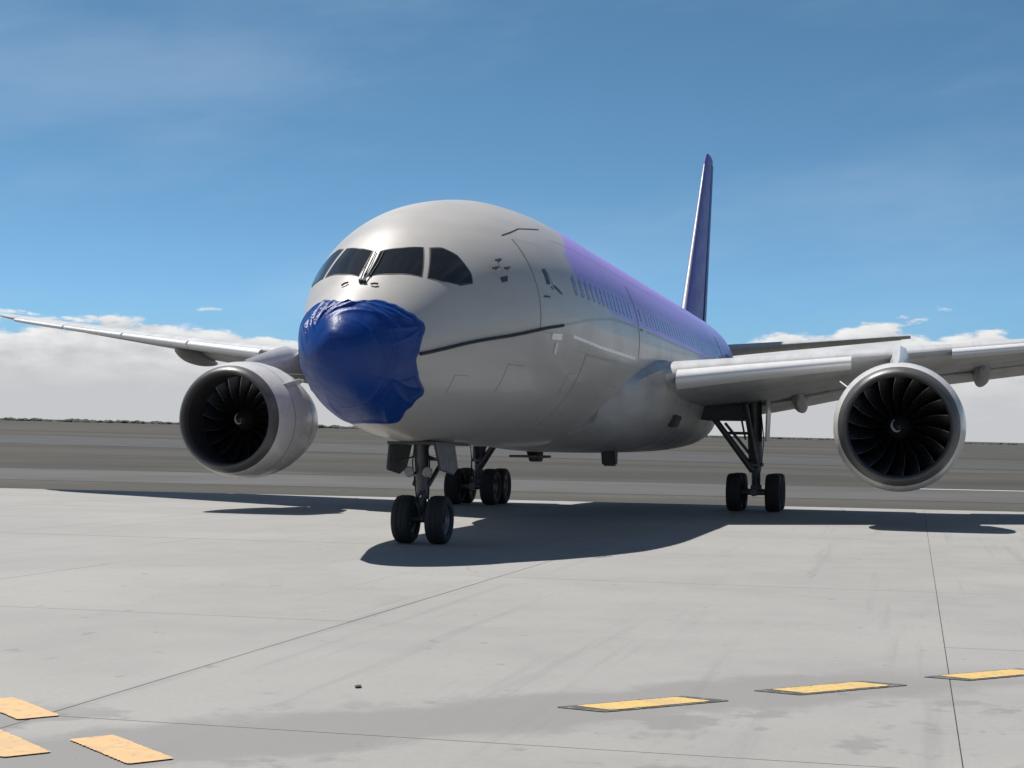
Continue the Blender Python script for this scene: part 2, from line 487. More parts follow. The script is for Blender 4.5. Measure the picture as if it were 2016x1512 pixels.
# apron: concrete bays 6.8 m wide with a filled joint between them, shoulders beyond
YJ = [-30.35 + 6.8 * k for k in range(8)]             # metres to port
XJ = [EDGE - 6.9 * k for k in range(10)]
mb = MB()
x0, x1, p0, p1 = XJ[-1], XJ[0], YJ[0], YJ[-1]
mb.add([(x0 - .01, p0 - .01, -.045), (x1, p0 - .01, -.045), (x1, p1 + .01, -.045), (x0 - .01, p1 + .01, -.045)], [(0, 1, 2, 3)])
apron = mb.build('apron', 'joint', smooth=0)
tag(apron, 'wide pale concrete apron of large bays under the airliner', None, None, 'structure')
for nm, (a0, a1, b0, b1) in {'w': (-160, x0, -160, 160), 'l': (x0, EDGE, -160, p0), 'r': (x0, EDGE, p1, 160)}.items():
    MB().box(((a0 + a1) / 2, (b0 + b1) / 2, -.15), (a1 - a0 - .02, b1 - b0 - .02, .3)).build('slab', 'concrete', apron, 0)
slab_src = None
rnd = random.Random(3)
for i in range(len(XJ) - 1):
    for j in range(len(YJ) - 1):
        cx, cp = (XJ[i] + XJ[i + 1]) / 2, (YJ[j] + YJ[j + 1]) / 2
        if slab_src is None:
            slab_src = MB().box((cx, cp, -.15), (6.9 - .006, 6.8 - .0075, .3)).build('slab', 'concrete', apron, 0, origin=(cx, cp, 0), bevel=.003)
            o = slab_src
        else:
            o = share(slab_src, (cx, -cp, 0), apron)
        o.location.z = -rnd.random() * .003

# painted dashes: yellow on a black ground
def dash(name, c, u, L, Wd, z, mat, skew=0.0):
    u = Vector((u[0], u[1], 0)).normalized(); n = Vector((-u.y, u.x, 0)); c = Vector((c[0], c[1], 0))
    q = [c - u * L / 2 - n * Wd / 2 - u * skew, c + u * L / 2 - n * Wd / 2 - u * skew, c + u * L / 2 + n * Wd / 2 + u * skew, c - u * L / 2 + n * Wd / 2 + u * skew]
    nn = 60; rows = []
    rj = random.Random(int(c.x * 977 + c.y * 131 + z * 1e5))
    for i in range(nn + 1):
        t = i / nn
        e0, e1 = rj.uniform(-.009, .006), rj.uniform(-.006, .009)
        if i in (0, nn): e0 += .02; e1 -= .02
        rows.append([(*(q[0].lerp(q[1], t) + n * e0).xy, z), (*(q[3].lerp(q[2], t) + n * e1).xy, z)])
    return MB().grid(rows).build(name, mat, apron, 0, recalc=False)
UR = (0.71, 0.70)
for k, c in enumerate(((-13.25, 7.97), (-11.82, 9.42), (-10.42, 10.86), (-9.0, 12.28))):
    dash('black_dash', c, UR, 1.30, .38, .004, 'black', 0.10)
    dash('yellow_dash', c, UR, 1.02, .30, .008, 'yellow', 0.06)
UL = (-0.63, 0.78)
for c in ((-15.12, 3.30), (-16.36, 4.86), (-17.6, 6.4), (-13.86, 1.75), (-16.42, 3.98), (-15.2, 2.45), (-17.66, 5.5)):
    dash('yellow_dash', c, UL, 1.02, .33, .008, 'orange', 0.0)

# airfield beyond the apron: falls off the shoulder, then climbs very gently to the skyline
def field_z(x, p):
    t = min(1, max(0, (x - EDGE) / 260)); t = t * t * (3 - 2 * t)
    z = -1.25 + .00741 * (x - EDGE) - .01157 * p * t  # drop added past the edge to hide the aft body's shadow
    if x < EDGE + 5: z = -.02 + (z + .02) * max(0, (x - EDGE - .02) / 4.98)
    return z
xs = [EDGE + .02, EDGE + 1.5, EDGE + 3, EDGE + 5, EDGE + 9, EDGE + 15] + [60 + 10 * k for k in range(34)] + [410, 430, 470, 550, 800, 1100, 1500, 2000, 2800]
ps = [-2600, -2200, -1900, -1300, -900, -600, -400, -260, -170, -110, -70, -40, -20, 0, 20, 40, 70, 110, 170, 260, 400, 600, 900, 1300]
field = MB().grid([[(x, p, field_z(x, p)) for p in ps] for x in xs]).build('airfield', 'field', None, 30)
tag(field, 'dark flat airfield stretching behind the apron to the horizon', None, None, 'structure')
sur = MB()
for a0, a1, b0, b1 in ((-2000, -160, -2000, 2000), (-160, EDGE, -2000, -160), (-160, EDGE, 160, 2000)):
    sur.add([(a0, b0, -.02), (a1, b0, -.02), (a1, b1, -.02), (a0, b1, -.02)], [(0, 1, 2, 3)])
tag(sur.build('ground', 'field', None, 0), 'open ground around the apron', None, None, 'structure')
def strip(name, x_at0, width, slope, pa, pb, lift, mat, label, n=60):
    rows = []
    for i in range(n + 1):
        p = pa + (pb - pa) * i / n
        x = x_at0 + slope * p
        rows.append([(x, p, field_z(x, p) + lift), (x + width * .5, p, field_z(x + width * .5, p) + lift), (x + width, p, field_z(x + width, p) + lift)])
    return tag(MB().grid(rows).build(name, mat, None, 30), label, None, None, 'structure')
strip('taxiway', 74, 24, -.02, -110, 70, .015, 'asphalt', 'slightly paler taxiway crossing the airfield behind the wheels')
strip('runway', 190, 70, -.10, -420, 60, .03, 'darkasphalt', 'dark runway far out on the left of the airfield')
strip('runway_edge_line', 97, .9, 0, 10, 40, .03, 'whitemark', 'white painted edge line on the airfield right of the port engine')
strip('runway_edge_line', 140, 2.0, .05, 21, 60, .03, 'whitemark', 'white painted line farther out right of the port engine')

# low tree line on the skyline
rnd = random.Random(11)
tm = MB()
for k in range(900):
    p = rnd.uniform(-1500, 420); x = 1500 + rnd.uniform(-60, 120) + .12 * p
    h = rnd.uniform(1.4, 3.0) * (1.25 if p < -500 else .8); w = h * rnd.uniform(.9, 1.9); zb = field_z(x, p) - .5
    n = 7; ph = rnd.random() * 6
    rows = []
    for t, rr in ((0, .55), (.35, 1.0), (.75, .75), (1.0, .12)):
        rows.append([(x + w * rr * math.cos(6.283 * j / n + ph) * rnd.uniform(.75, 1.2), p + w * rr * math.sin(6.283 * j / n + ph) * rnd.uniform(.75, 1.2), zb + h * t * rnd.uniform(.85, 1.12)) for j in range(n)])
    tm.grid(rows, True, False, True)
tag(tm.build('far_treeline', 'tree', None, 0, recalc=False), 'low dark line of distant trees along the horizon', 'trees', None, 'stuff')

# ------------------------------------------------------------------ the aeroplane
def pchip(tab):
    xs = [t[0] for t in tab]; ys = [t[1] for t in tab]; n = len(xs)
    h = [xs[i + 1] - xs[i] for i in range(n - 1)]; d = [(ys[i + 1] - ys[i]) / h[i] for i in range(n - 1)]
    mm = [0] * n; mm[0] = d[0]; mm[-1] = d[-1]
    for i in range(1, n - 1):
        if d[i - 1] * d[i] > 0:
            w1 = 2 * h[i] + h[i - 1]; w2 = h[i] + 2 * h[i - 1]; mm[i] = (w1 + w2) / (w1 / d[i - 1] + w2 / d[i])
    def f(x):
        if x <= xs[0]: return ys[0]
        if x >= xs[-1]: return ys[-1]
        i = 0
        while x > xs[i + 1]: i += 1
        t = (x - xs[i]) / h[i]
        return ((1 + 2 * t) * (1 - t) ** 2 * ys[i] + t * (1 - t) ** 2 * h[i] * mm[i] + t * t * (3 - 2 * t) * ys[i + 1] + t * t * (t - 1) * h[i] * mm[i + 1])
    return f
ZT = pchip([(.5, 3.75), (.53, 3.98), (.62, 4.17), (.8, 4.40), (1.2, 4.72), (1.85, 5.12), (2.4, 5.52), (3.0, 5.97), (3.8, 6.46), (5, 6.95), (6.5, 7.36), (8.5, 7.68), (11, 7.82), (14, 7.86), (40, 7.86), (48, 7.72), (53, 7.45), (56.2, 7.05)])
ZB = pchip([(.5, 3.75), (.53, 3.54), (.62, 3.38), (.8, 3.18), (1.2, 2.93), (2, 2.6), (3, 2.38), (4.5, 2.2), (6.5, 2.1), (9, 2.07), (35, 2.07), (39, 2.35), (45, 3.6), (51, 5.1), (56.2, 6.5)])
WH = pchip([(.5, 0), (.53, .22), (.62, .39), (.8, .58), (1.2, .85), (2, 1.22), (3, 1.60), (4, 1.95), (5, 2.25), (6.5, 2.58), (8.5, 2.80), (11, 2.885), (34, 2.885), (40, 2.75), (46, 2.2), (52, 1.25), (55, .65), (56.2, .3)])
ZC = pchip([(.5, 3.75), (2, 4.05), (4, 4.5), (7, 4.85), (10, 4.95), (36, 4.95), (45, 5.6), (56.2, 6.78)])
def raw(x, a):
    w = WH(x); zc = ZC(x); h = (ZT(x) - zc) if math.cos(a) > 0 else (zc - ZB(x))
    return Vector((x, w * math.sin(a), zc + h * math.cos(a)))
def surf(x, a, off=0.0):
    """point of the skin at station x, angle a from the crown towards port, lifted off along the normal"""
    q = raw(x, a)
    if off == 0: return q
    e = .004
    d1 = raw(x + e, a) - raw(x - e, a); d2 = raw(x, a + e) - raw(x, a - e)
    n = d2.cross(d1)
    if n.length < 1e-9: n = Vector((-1, 0, 0))
    n.normalize()
    c = Vector((x + .6, 0, ZC(x)))
    if n.dot(q - c) < 0: n = -n
    return q + n * off
def ang_at_z(x, z):
    zc = ZC(x); h = (ZT(x) - zc) if z > zc else (zc - ZB(x))
    return math.acos(max(-1, min(1, (z - zc) / h)))

plane = bpy.data.objects.new('airliner', None)
COL.objects.link(plane)
plane.empty_display_size = 2
tag(plane, 'large twin-engine airliner with lavender rear body and blue cloth mask on its nose', 'airplane')

xs = [.5, .505, .515, .53, .55, .575, .6, .64, .69, .75, .82, .9] + [1 + .1 * k for k in range(60)] + [7 + .25 * k for k in range(20)] + [12 + .8 * k for k in range(28)] + [34.4 + .6 * k for k in range(36)] + [56.1, 56.2]
NA = 144
rows = [[surf(x, 2 * math.pi * k / NA) for k in range(NA)] for x in xs]
fus = MB().grid(rows, True, False, True).build('fuselage', 'fuselage', plane, 40)

def chain(pts, t):
    d = [0]
    for i in range(1, len(pts)): d.append(d[-1] + math.hypot((pts[i][0] - pts[i - 1][0]), (pts[i][1] - pts[i - 1][1]) * .03))
    s = t * d[-1]
    for i in range(1, len(pts)):
        if s <= d[i] or i == len(pts) - 1:
            k = (s - d[i - 1]) / max(1e-9, d[i] - d[i - 1]); k = min(1, max(0, k))
            return (pts[i - 1][0] + (pts[i][0] - pts[i - 1][0]) * k, pts[i - 1][1] + (pts[i][1] - pts[i - 1][1]) * k)
def patch(lo, hi, off, nu=16, nv=10, rim=0.0, side=1):
    """skin-hugging patch between two chains of (x, degrees); rim closes it back to the skin"""
    rows = []
    us = [i / nu for i in range(nu + 1)]; vs_ = [j / nv for j in range(nv + 1)]
    def pt(u, v, o):
        a = chain(lo, u); b = chain(hi, u)
        return surf(a[0] + (b[0] - a[0]) * v, side * R(a[1] + (b[1] - a[1]) * v), o)
    if rim:
        rows.append([pt(u_ * 1.0, 0, -rim) for u_ in [us[0]] + us + [us[-1]]])
    for v in vs_:
        r_ = [pt(u_, v, off) for u_ in us]
        if rim: r_ = [pt(0, v, -rim)] + r_ + [pt(1, v, -rim)]
        rows.append(r_)
    if rim:
        rows.append([pt(u_, 1, -rim) for u_ in [us[0]] + us + [us[-1]]])
    return MB().grid(rows)
def grow(lo, hi, g, gd):
    cx = sum(q[0] for q in lo + hi) / len(lo + hi); ca = sum(q[1] for q in lo + hi) / len(lo + hi)
    def e(q):
        dx, da = q[0] - cx, (q[1] - ca) * .028
        l = math.hypot(dx, da) or 1
        return (q[0] + dx / l * g, q[1] + da / l * gd)
    return [e(q) for q in lo], [e(q) for q in hi]

# cockpit windows
FRONT = ([(2.06, 4.6), (2.28, 22), (2.62, 41)], [(2.80, 3.6), (2.98, 16), (3.26, 27.5)])
SIDE = ([(2.72, 45.6), (2.97, 54), (3.35, 62), (3.69, 64.3)], [(3.36, 32.0), (3.58, 37.0), (3.74, 46.0), (3.78, 59)])
for s in (1, -1):
    for nm, (lo, hi) in (('front', FRONT), ('side', SIDE)):
        w = patch(lo, hi, .012, 20, 14, .02, s).build('cockpit_window', 'glass', plane, 30)
        l2, h2 = grow(lo, hi, .030, 1.3)
        patch(l2, h2, .007, 20, 14, .02, s).build('window_frame', 'seam', w, 30)
# wipers standing up along the centre post
for s, pts in ((1, [(1.86, 4.5), (2.1, 4.9), (2.45, 4.6), (2.72, 4.2)]), (-1, [(1.86, 1.0), (2.1, -.5), (2.4, -1.2), (2.66, -1.6)])):
    pa = [surf(x, R(a * (1 if s == 1 else 1)), .05) for x, a in pts]
    wp = MB().path(pa, .016, 6)
    wp.path([surf(2.05, R(pts[1][1] + 1.5), .03), surf(2.4, R(pts[2][1] + 2.2), .03), surf(2.78, R(pts[3][1] + 1.6), .03)], .012, 6)
    wp.tube(surf(1.86, R(pts[0][1]), -.02), surf(1.86, R(pts[0][1]), .07), .04)
    wp.build('wiper', 'strap', plane, 30)
for a in (-14, 15):
    MB().path([surf(1.80, R(a - 3), .03), surf(1.82, R(a), .045), surf(1.86, R(a + 3), .03)], .02, 6).build('washer_nozzle', 'strap', plane, 30)

# probes and static ports behind the cockpit, port side
for x, z in ((4.88, 5.84), (4.64, 5.66), (5.05, 5.70)):
    a = ang_at_z(x, z)
    mb = MB().path([surf(x, a, -.01), surf(x, a, .09), surf(x - .10, a, .12), surf(x - .26, a, .12)], .022, 8)
    mb.build('pitot_probe', 'probe', plane, 30)
a = ang_at_z(4.78, 5.47)
patch([(4.68, math.degrees(a) - 1.3), (4.98, math.degrees(a) - 1.3)], [(4.68, math.degrees(a) + 1.6), (4.9, math.degrees(a) + 1.6)], .008, 6, 4, .01).build('sensor_plate', 'probe', plane, 30)

# doors: panel standing a few mm proud of a dark gap
def door(x0, x1, z0, z1, win=True, name='cabin_door'):
    lo = [(x0, math.degrees(ang_at_z(x0, z0))), (x1, math.degrees(ang_at_z(x1, z0)))]
    hi = [(x0, math.degrees(ang_at_z(x0, z1))), (x1, math.degrees(ang_at_z(x1, z1)))]
    d = patch(lo, hi, .012, 12, 20, .02).build(name, 'fuselage', plane, 30)
    l2 = [(x0 - .022, lo[0][1] + .5), (x1 + .022, lo[1][1] + .5)]; h2 = [(x0 - .022, hi[0][1] - .5), (x1 + .022, hi[1][1] - .5)]
    patch(l2, h2, .006, 12, 20, .02).build('door_gap', 'greyline', d, 30)
    if win:
        xm = (x0 + x1) / 2
        patch([(xm - .10, math.degrees(ang_at_z(xm, 5.55))), (xm + .10, math.degrees(ang_at_z(xm, 5.55)))], [(xm - .10, math.degrees(ang_at_z(xm, 5.88))), (xm + .10, math.degrees(ang_at_z(xm, 5.88)))], .02, 4, 6, .02).build('door_window', 'glass', d, 30)
        mb = MB(); q0 = surf(x0 + .22, ang_at_z(xm, 5.3), .03); q1 = surf(x0 + .5, ang_at_z(xm, 5.28), .03)
        mb.path([q0, q1], .018, 6); mb.build('door_handle', 'probe', d, 30)
    return d
door(6.10, 7.36, 4.52, 6.45)
door(16.2, 17.4, 4.52, 6.45)
door(36.2, 37.4, 4.52, 6.45)
door(9.6, 12.2, 2.62, 4.2, False, 'cargo_door')
# bright sill plate below the forward door
patch([(6.75, 99.5), (7.35, 99.5)], [(6.75, 96.8), (7.35, 96.8)], .03, 8, 3, .03).build('door_sill_plate', 'white', plane, 30)

# thin lines on the skin
def line(pts, half, off, mat, name, n=60):
    rows = []
    for i in range(n + 1):
        x, z = chain(pts, i / n)
        a = ang_at_z(x, z); r_ = WH(x)
        rows.append([surf(x, a - half / r_, off), surf(x, a + half / r_, off)])
    return MB().grid(rows).build(name, mat, plane, 30)
line([(8.2, 4.54), (10.8, 4.47), (15.8, 4.47)], .035, .006, 'white', 'white_strip')  # narrow white strip along the body below the windows
line([(7.4, 4.73), (9.0, 4.95), (10.6, 5.12), (12.6, 5.28), (15.2, 5.32), (32, 5.33)], .028, .006, 'greyline', 'grey_pinstripe')
line([(5.8, 6.50), (7.0, 6.80), (8.5, 6.98)], .014, .006, 'blackmark', 'hatch_seam')
# small dark flourish painted beside the door
fl = MB()
for pts, hw in (([(6.86, 5.86), (6.90, 5.72), (6.95, 5.55)], .035), ([(6.95, 5.55), (7.15, 5.50), (7.45, 5.40)], .05), ([(6.80, 5.50), (6.93, 5.47)], .03)):
    rr = []
    for i in range(9):
        x, z = chain(pts, i / 8); a = ang_at_z(x, z); h_ = hw * math.sin(math.pi * (i + .6) / 9.2)
        rr.append([surf(x - h_ * .6, a - h_ / 2.6, .024), surf(x + h_ * .6, a + h_ / 2.6, .024)])
    fl.grid(rr)
fl.build('painted_flourish', 'blackmark', plane, 30)

# frame joints of the skin, hair-fine
for x in (13.0, 21.0, 30.0, 38.5):
    rows = [[surf(x - .008, 2 * math.pi * k / 144, .003), surf(x + .008, 2 * math.pi * k / 144, .003)] for k in range(145)]
    MB().grid(rows).build('skin_joint', 'greyline', plane, 30)

for zj in (3.3, 4.25, 6.75):
    line([(8.6, zj), (16, zj), (26, zj), (34, zj)], .006, .003, 'greyline', 'skin_joint', 90)
for x0_, x1_, z0_, z1_ in ((5.0, 5.7, 3.2, 3.75), (8.7, 9.3, 3.35, 3.75), (12.9, 13.5, 2.9, 3.3), (3.2, 3.7, 3.1, 3.45)):
    l_ = [(x0_, math.degrees(ang_at_z(x0_, z0_))), (x1_, math.degrees(ang_at_z(x1_, z0_)))]; h_ = [(x0_, math.degrees(ang_at_z(x0_, z1_))), (x1_, math.degrees(ang_at_z(x1_, z1_)))]
    d = patch(l_, h_, .008, 8, 6, .01).build('access_panel', 'fuselage', plane, 30)
    l2, h2 = grow(l_, h_, .014, .5)
    patch(l2, h2, .004, 8, 6, .01).build('panel_gap', 'greyline', d, 30)

# cabin windows, port side
zw = 5.72
src = None
wx = [8.61 + .56 * k for k in range(13)] + [17.9 + .56 * k for k in range(32)] + [38.0 + .56 * k for k in range(16)]
for x in wx:
    if 11.2 < x < 34 and src is not None:
        share(src, (x - src['x0'], 0, 0), plane); continue
    a0 = math.degrees(ang_at_z(x, zw - .23)); a1 = math.degrees(ang_at_z(x, zw + .23))
    rows = []
    n = 20
    ring = []
    for k in range(n):
        t = 2 * math.pi * k / n
        ct, st_ = math.cos(t), math.sin(t)
        ex = .135 * math.copysign(abs(ct) ** .55, ct); ea = math.copysign(abs(st_) ** .55, st_)
        ring.append((x + ex, (a0 + a1) / 2 + ea * (a1 - a0) / 2))
    c = ((x), (a0 + a1) / 2)
    rows = [[surf(c[0] + (q[0] - c[0]) * k, R(c[1] + (q[1] - c[1]) * k), .010 if k < 1.01 else -.01) for q in ring] for k in (.02, .5, 1.0, 1.02)]
    o = MB().grid(rows, True, True).build('cabin_window', 'pax', plane, 40)
    if 11.2 < x < 34: src = o; o['x0'] = x

# belly fairing
FZB = pchip([(14.2, 2.3), (15.5, 2.05), (18, 1.93), (22, 1.90), (29, 1.92), (33, 2.0), (36.5, 2.35)])
FW = pchip([(14.2, 2.2), (15.5, 2.72), (17.5, 3.10), (20, 3.32), (27, 3.36), (31, 3.2), (34, 2.85), (36.5, 2.2)])
FZT = pchip([(14.2, 3.4), (15.5, 3.75), (18, 4.25), (21, 4.55), (28, 4.45), (33, 3.9), (36.5, 3.3)])
rows = []
for i in range(60):
    x = 14.2 + (36.5 - 14.2) * i / 59
    r_ = []
    for k in range(49):
        t = -math.pi / 2 + math.pi * k / 48
        # rounded tub: superellipse lower half hugging the body
        w, zb, zt = FW(x), FZB(x), FZT(x)
        s_, c_ = math.sin(t), math.cos(t)
        yy = w * math.copysign(abs(s_) ** .72, s_); zz_ = zt - (zt - zb) * abs(c_) ** .62
        r_.append((x, yy, zz_))
    r_ = [(x, -WH(x) * .9, FZT(x) + .25)] + r_ + [(x, WH(x) * .9, FZT(x) + .25)]
    rows.append(r_)
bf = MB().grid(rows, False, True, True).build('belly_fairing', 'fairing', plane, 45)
# air inlet and dark vents in the fairing, blade antennas and drain mast underneath
mb = MB(); mb.plate([(20.9, 3.02, 3.12), (21.5, 3.1, 3.12), (21.45, 2.95, 2.78), (20.95, 2.86, 2.78)], .5, (.1, 1, -.4)); mb.build('ram_air_duct', 'geardark', bf, 30, bevel=.03)
MB().plate([(20.6, 1.2, 2.1), (21.3, 1.2, 2.1), (21.22, 1.2, 1.52), (20.85, 1.2, 1.52)], .42, (0, 1, 0)).build('drain_mast', 'geardark', bf, 30, bevel=.05)
mb = MB(); mb.plate([(19.5, -.9, 2.0), (20.6, -.9, 2.0), (20.5, -.9, 1.62), (20.0, -.9, 1.62)], .30, (0, 1, 0)); mb.box((19.9, -1.0, 1.78), (.9, 1.1, .07)); mb.build('blade_antenna', 'geardark', bf, 30, bevel=.02)
# crown antennas
for x in (18.6,):
    MB().plate([(x, .25, ZT(x) - .05), (x + .55, .25, ZT(x) - .05), (x + .58, .25, ZT(x) + .32), (x + .34, .25, ZT(x) + .34)], .06, (0, 1, 0)).build('crown_antenna', 'finp', plane, 30, bevel=.015)
# small fence of ventilation louvres / name plate under the door
MB().path([surf(7.1, R(101), .02), surf(7.12, R(106), .02)], .03, 6).build('ground_call_panel', 'white', plane, 30)

# ---- wings
def airfoil(n, tc, camber=.012):
    """closed loop of (x/c, z/c) from trailing edge over the top to the leading edge and back"""
    up, lo = [], []
    for i in range(n + 1):
        x = .5 * (1 - math.cos(math.pi * i / n))
        t = 5 * tc * (.2969 * math.sqrt(x) - .1260 * x - .3516 * x * x + .2843 * x ** 3 - .1021 * x ** 4)
        c_ = camber * math.sin(math.pi * x)
        up.append((x, c_ + t)); lo.append((x, c_ - t))
    return list(reversed(up)) + lo[1:]
LE = pchip([(2.0, 17.85), (2.9, 18.4), (10, 22.70), (20, 28.76), (26, 32.4), (27.8, 34.1), (29.4, 37.3)])
TE = pchip([(2.0, 30.5), (2.9, 30.4), (9.0, 30.4), (14, 32.0), (20, 34.2), (26, 36.6), (27.8, 37.4), (29.4, 38.3)])
ZL = pchip([(2.0, 4.0), (3.3, 4.2), (9.75, 5.0), (18, 6.0), (26, 7.05), (29.4, 7.58)])
ZTR = pchip([(2.0, 3.45), (4, 3.55), (8.5, 4.35), (12, 4.85), (18, 5.75), (26, 7.0), (29.4, 7.55)])
TC = pchip([(2.0, .098), (9, .086), (20, .072), (30.0, .06)])
def wsec(p, f0=0.0, f1=1.0, n=22, dx=0, dz=0, grow_=1.0, tcm=1.0):
    c = TE(p) - LE(p); al = math.atan2(ZL(p) - ZTR(p), c)
    r_ = []
    for x, z in airfoil(n, TC(p) * tcm):
        X_ = x * c; Z_ = z * c
        r_.append((LE(p) + X_ * math.cos(al) + Z_ * math.sin(al) + dx, p, ZL(p) - X_ * math.sin(al) + Z_ * math.cos(al) + dz))
    return r_
PW = [2.0, 2.9, 4, 5.5, 7, 8.4, 9, 9.6, 11, 13, 15, 17.5, 20, 22.5, 25, 26.5, 27.2, 27.8, 28.4, 28.9, 29.25, 29.4]
wing_mb = MB().grid([wsec(p) for p in PW], True, True, True)
def slat_rows(pa, pb, n=6):
    rows = []
    for i in range(n + 1):
        p = pa + (pb - pa) * i / n
        c = TE(p) - LE(p); al = math.atan2(ZL(p) - ZTR(p), c); tc_ = TC(p) * 1.04
        prof = []
        up = .115 if p < 10 else .14; dn = .035
        N = 10
        def tz(x): return 5 * tc_ * (.2969 * math.sqrt(x) - .1260 * x - .3516 * x * x + .2843 * x ** 3 - .1021 * x ** 4)
        outer = [(up * (1 - k / N) ** 2, 1) for k in range(N)] + [(0, 0)] + [(dn * (k / 5) ** 2, -1) for k in range(1, 6)]
        pts = [(x, .012 * math.sin(math.pi * x) + sg * tz(x)) for x, sg in outer]
        inner = [(.035, -.006), (.03, .012), (.06, .5 * tz(.06)), (up * .9, tz(up) * .93)]
        pts += inner
        rot = R(9)
        r_ = []
        for x, z in pts:
            X_, Z_ = x * c, z * c
            a_ = al - rot * -1
            X2 = X_ * math.cos(al + rot * .5) + Z_ * math.sin(al + rot * .5); Z2 = -X_ * math.sin(al + rot * .5) * -.15 + Z_ * math.cos(al + rot * .5) - X_ * .06
            r_.append((LE(p) + X2 - .030 * c, p, ZL(p) + Z2 - .016 * c))
        rows.append(r_)
    return rows
SLATS = [(3.55, 8.3), (11.2, 14.9), (15.0, 18.7), (18.8, 22.4), (22.5, 26.0)]
def flap_rows(pa, pb, chord, droop, back, n=6):
    rows = []
    for i in range(n + 1):
        p = pa + (pb - pa) * i / n
        x0_, z0_ = TE(p) - chord * .80 + back, ZTR(p) + chord * .02
        al = R(droop)
        r_ = []
        for x, z in airfoil(12, .12, .0):
            X_, Z_ = x * chord, z * chord
            r_.append((x0_ + X_ * math.cos(al) + Z_ * math.sin(al), p, z0_ - .06 - X_ * math.sin(al) + Z_ * math.cos(al)))
        rows.append(r_)
    return rows
FLAPS = [(3.7, 8.5, 1.9, 9, .10), (10.2, 18.6, 1.6, 10, .10)]
def canoe(p, L, h, w):
    """flap track fairing: slim teardrop slung under the trailing edge"""
    rows = []
    xe = TE(p) + .7
    for i in range(17):
        t = i / 16
        x = xe - L + L * t
        rr = math.sin(math.pi * min(1, t ** .75)) ** .7 if 0 < t < 1 else .02
        zc_ = ZTR(p) + (ZL(p) - ZTR(p)) * (1 - (x - LE(p)) / (TE(p) - LE(p))) - .10 - h * .55 * rr - (.30 * t * t)
        rows.append([(x, p + w * rr * math.sin(6.2832 * k / 14), zc_ + h * rr * math.cos(6.2832 * k / 14)) for k in range(14)])
    return MB().grid(rows, True, True, True)
CANOES = [(6.3, 3.6, .28, .26), (12.3, 4.4, .30, .28), (17.6, 4.0, .32, .26)]
for s in (1, -1):
    fix = (lambda q: q) if s == 1 else (lambda q: q.mirror())
    wing = fix(wing_mb).build('wing', 'wing', plane, 40)
    wing['label'] = 'port wing, near the viewer on the right' if s == 1 else 'starboard wing reaching out to the left'
    for a_, b_ in SLATS:
        fix(MB().grid(slat_rows(a_, b_), True, True, True)).build('slat', 'slat', wing, 40)
    for a_ in FLAPS:
        fix(MB().grid(flap_rows(*a_), True, True, True)).build('flap', 'wing', wing, 40)
    for a_ in CANOES:
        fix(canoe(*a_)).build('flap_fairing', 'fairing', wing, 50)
    # aileron line: thin control surface outboard
    fix(MB().grid(flap_rows(19.0, 24.5, .95, 3, .10), True, True, True)).build('aileron', 'wing', wing, 40)

# ---- tail
def tail_sec(le, te, along, tc, vertical, other):
    c = te - le; r_ = []
    for x, z in airfoil(12, tc, 0.0):
        r_.append((le + x * c, z * c, along) if vertical else (le + x * c, along, other + z * c))
    return r_
fin_rows = []
for t in [0, .1, .25, .4, .55, .7, .85, .94, .98, 1.0]:
    z = 7.2 + (16.75 - 7.2) * t
    le = 43.9 + (52.2 - 43.9) * t + (0.25 * max(0, (t - .94) / .06) ** 2); te = 51.4 + (55.0 - 51.4) * t
    fin_rows.append(tail_sec(le, te, z, .085 - .01 * t, True, 0))
fin = MB().grid(fin_rows, True, True, True).build('tail_fin', 'finp', plane, 40)
rud_rows = []
for t in [0.05, .2, .4, .6, .8, .97]:
    z = 7.2 + (16.75 - 7.2) * t
    x_ = 51.1 + (54.5 - 51.1) * t; w = .17 - .08 * t; L = 1.9 - .95 * t
    rud_rows.append([(x_ - .35, w * .85, z), (x_ - .35, -w * .85, z), (x_ + L * .3, -w * .7, z), (x_ + L * .75, -.01, z), (x_ + L * .75, .01, z), (x_ + L * .3, w * .7, z)])
MB().grid(rud_rows, True, True, True).build('rudder', 'rudder', fin, 30)
# bare metal leading edge
le_rows = []
for t in [0.04, .2, .4, .6, .8, .93]:
    z = 7.2 + (16.75 - 7.2) * t; le = 43.9 + (52.2 - 43.9) * t; c = (51.4 + 3.2 * t) - le
    pr = [(x_, sg * 5 * (.0875 - .01 * t) * (.2969 * math.sqrt(x_) - .126 * x_ - .3516 * x_ * x_)) for x_, sg in ((.014, 1), (.007, 1), (.002, 1), (0, 0), (.002, -1), (.007, -1), (.014, -1))]
    le_rows.append([(le + x_ * c - .02, z_ * c * 1.05, z) for x_, z_ in pr])
MB().grid(le_rows).build('leading_edge', 'wing', fin, 60)
for s in (1, -1):
    rows = []
    for t in [0, .2, .4, .6, .8, .93, .98, 1.0]:
        p = .6 + 9.3 * t
        le = 48.9 + 5.2 * t + (.5 * max(0, (t - .93) / .07) ** 2); te = 54.3 + 1.9 * t
        rows.append(tail_sec(le, te, p, .10 - .01 * t, False, 6.75 + 1.0 * t))
    q = MB().grid(rows, True, True, True)
    st_ = (q if s == 1 else q.mirror()).build('horizontal_stabilizer', 'wing', plane, 40)
    el_rows = []
    for t in [.12, .4, .7, .95]:
        p = .6 + 9.3 * t; te = 54.3 + 1.9 * t; z = 6.75 + 1.0 * t
        el_rows.append([(te - .1, p, z + .05), (te + .28, p, z), (te - .1, p, z - .05)])
    q = MB().grid(el_rows, True, True, True)
    (q if s == 1 else q.mirror()).build('elevator', 'wing', st_, 30)

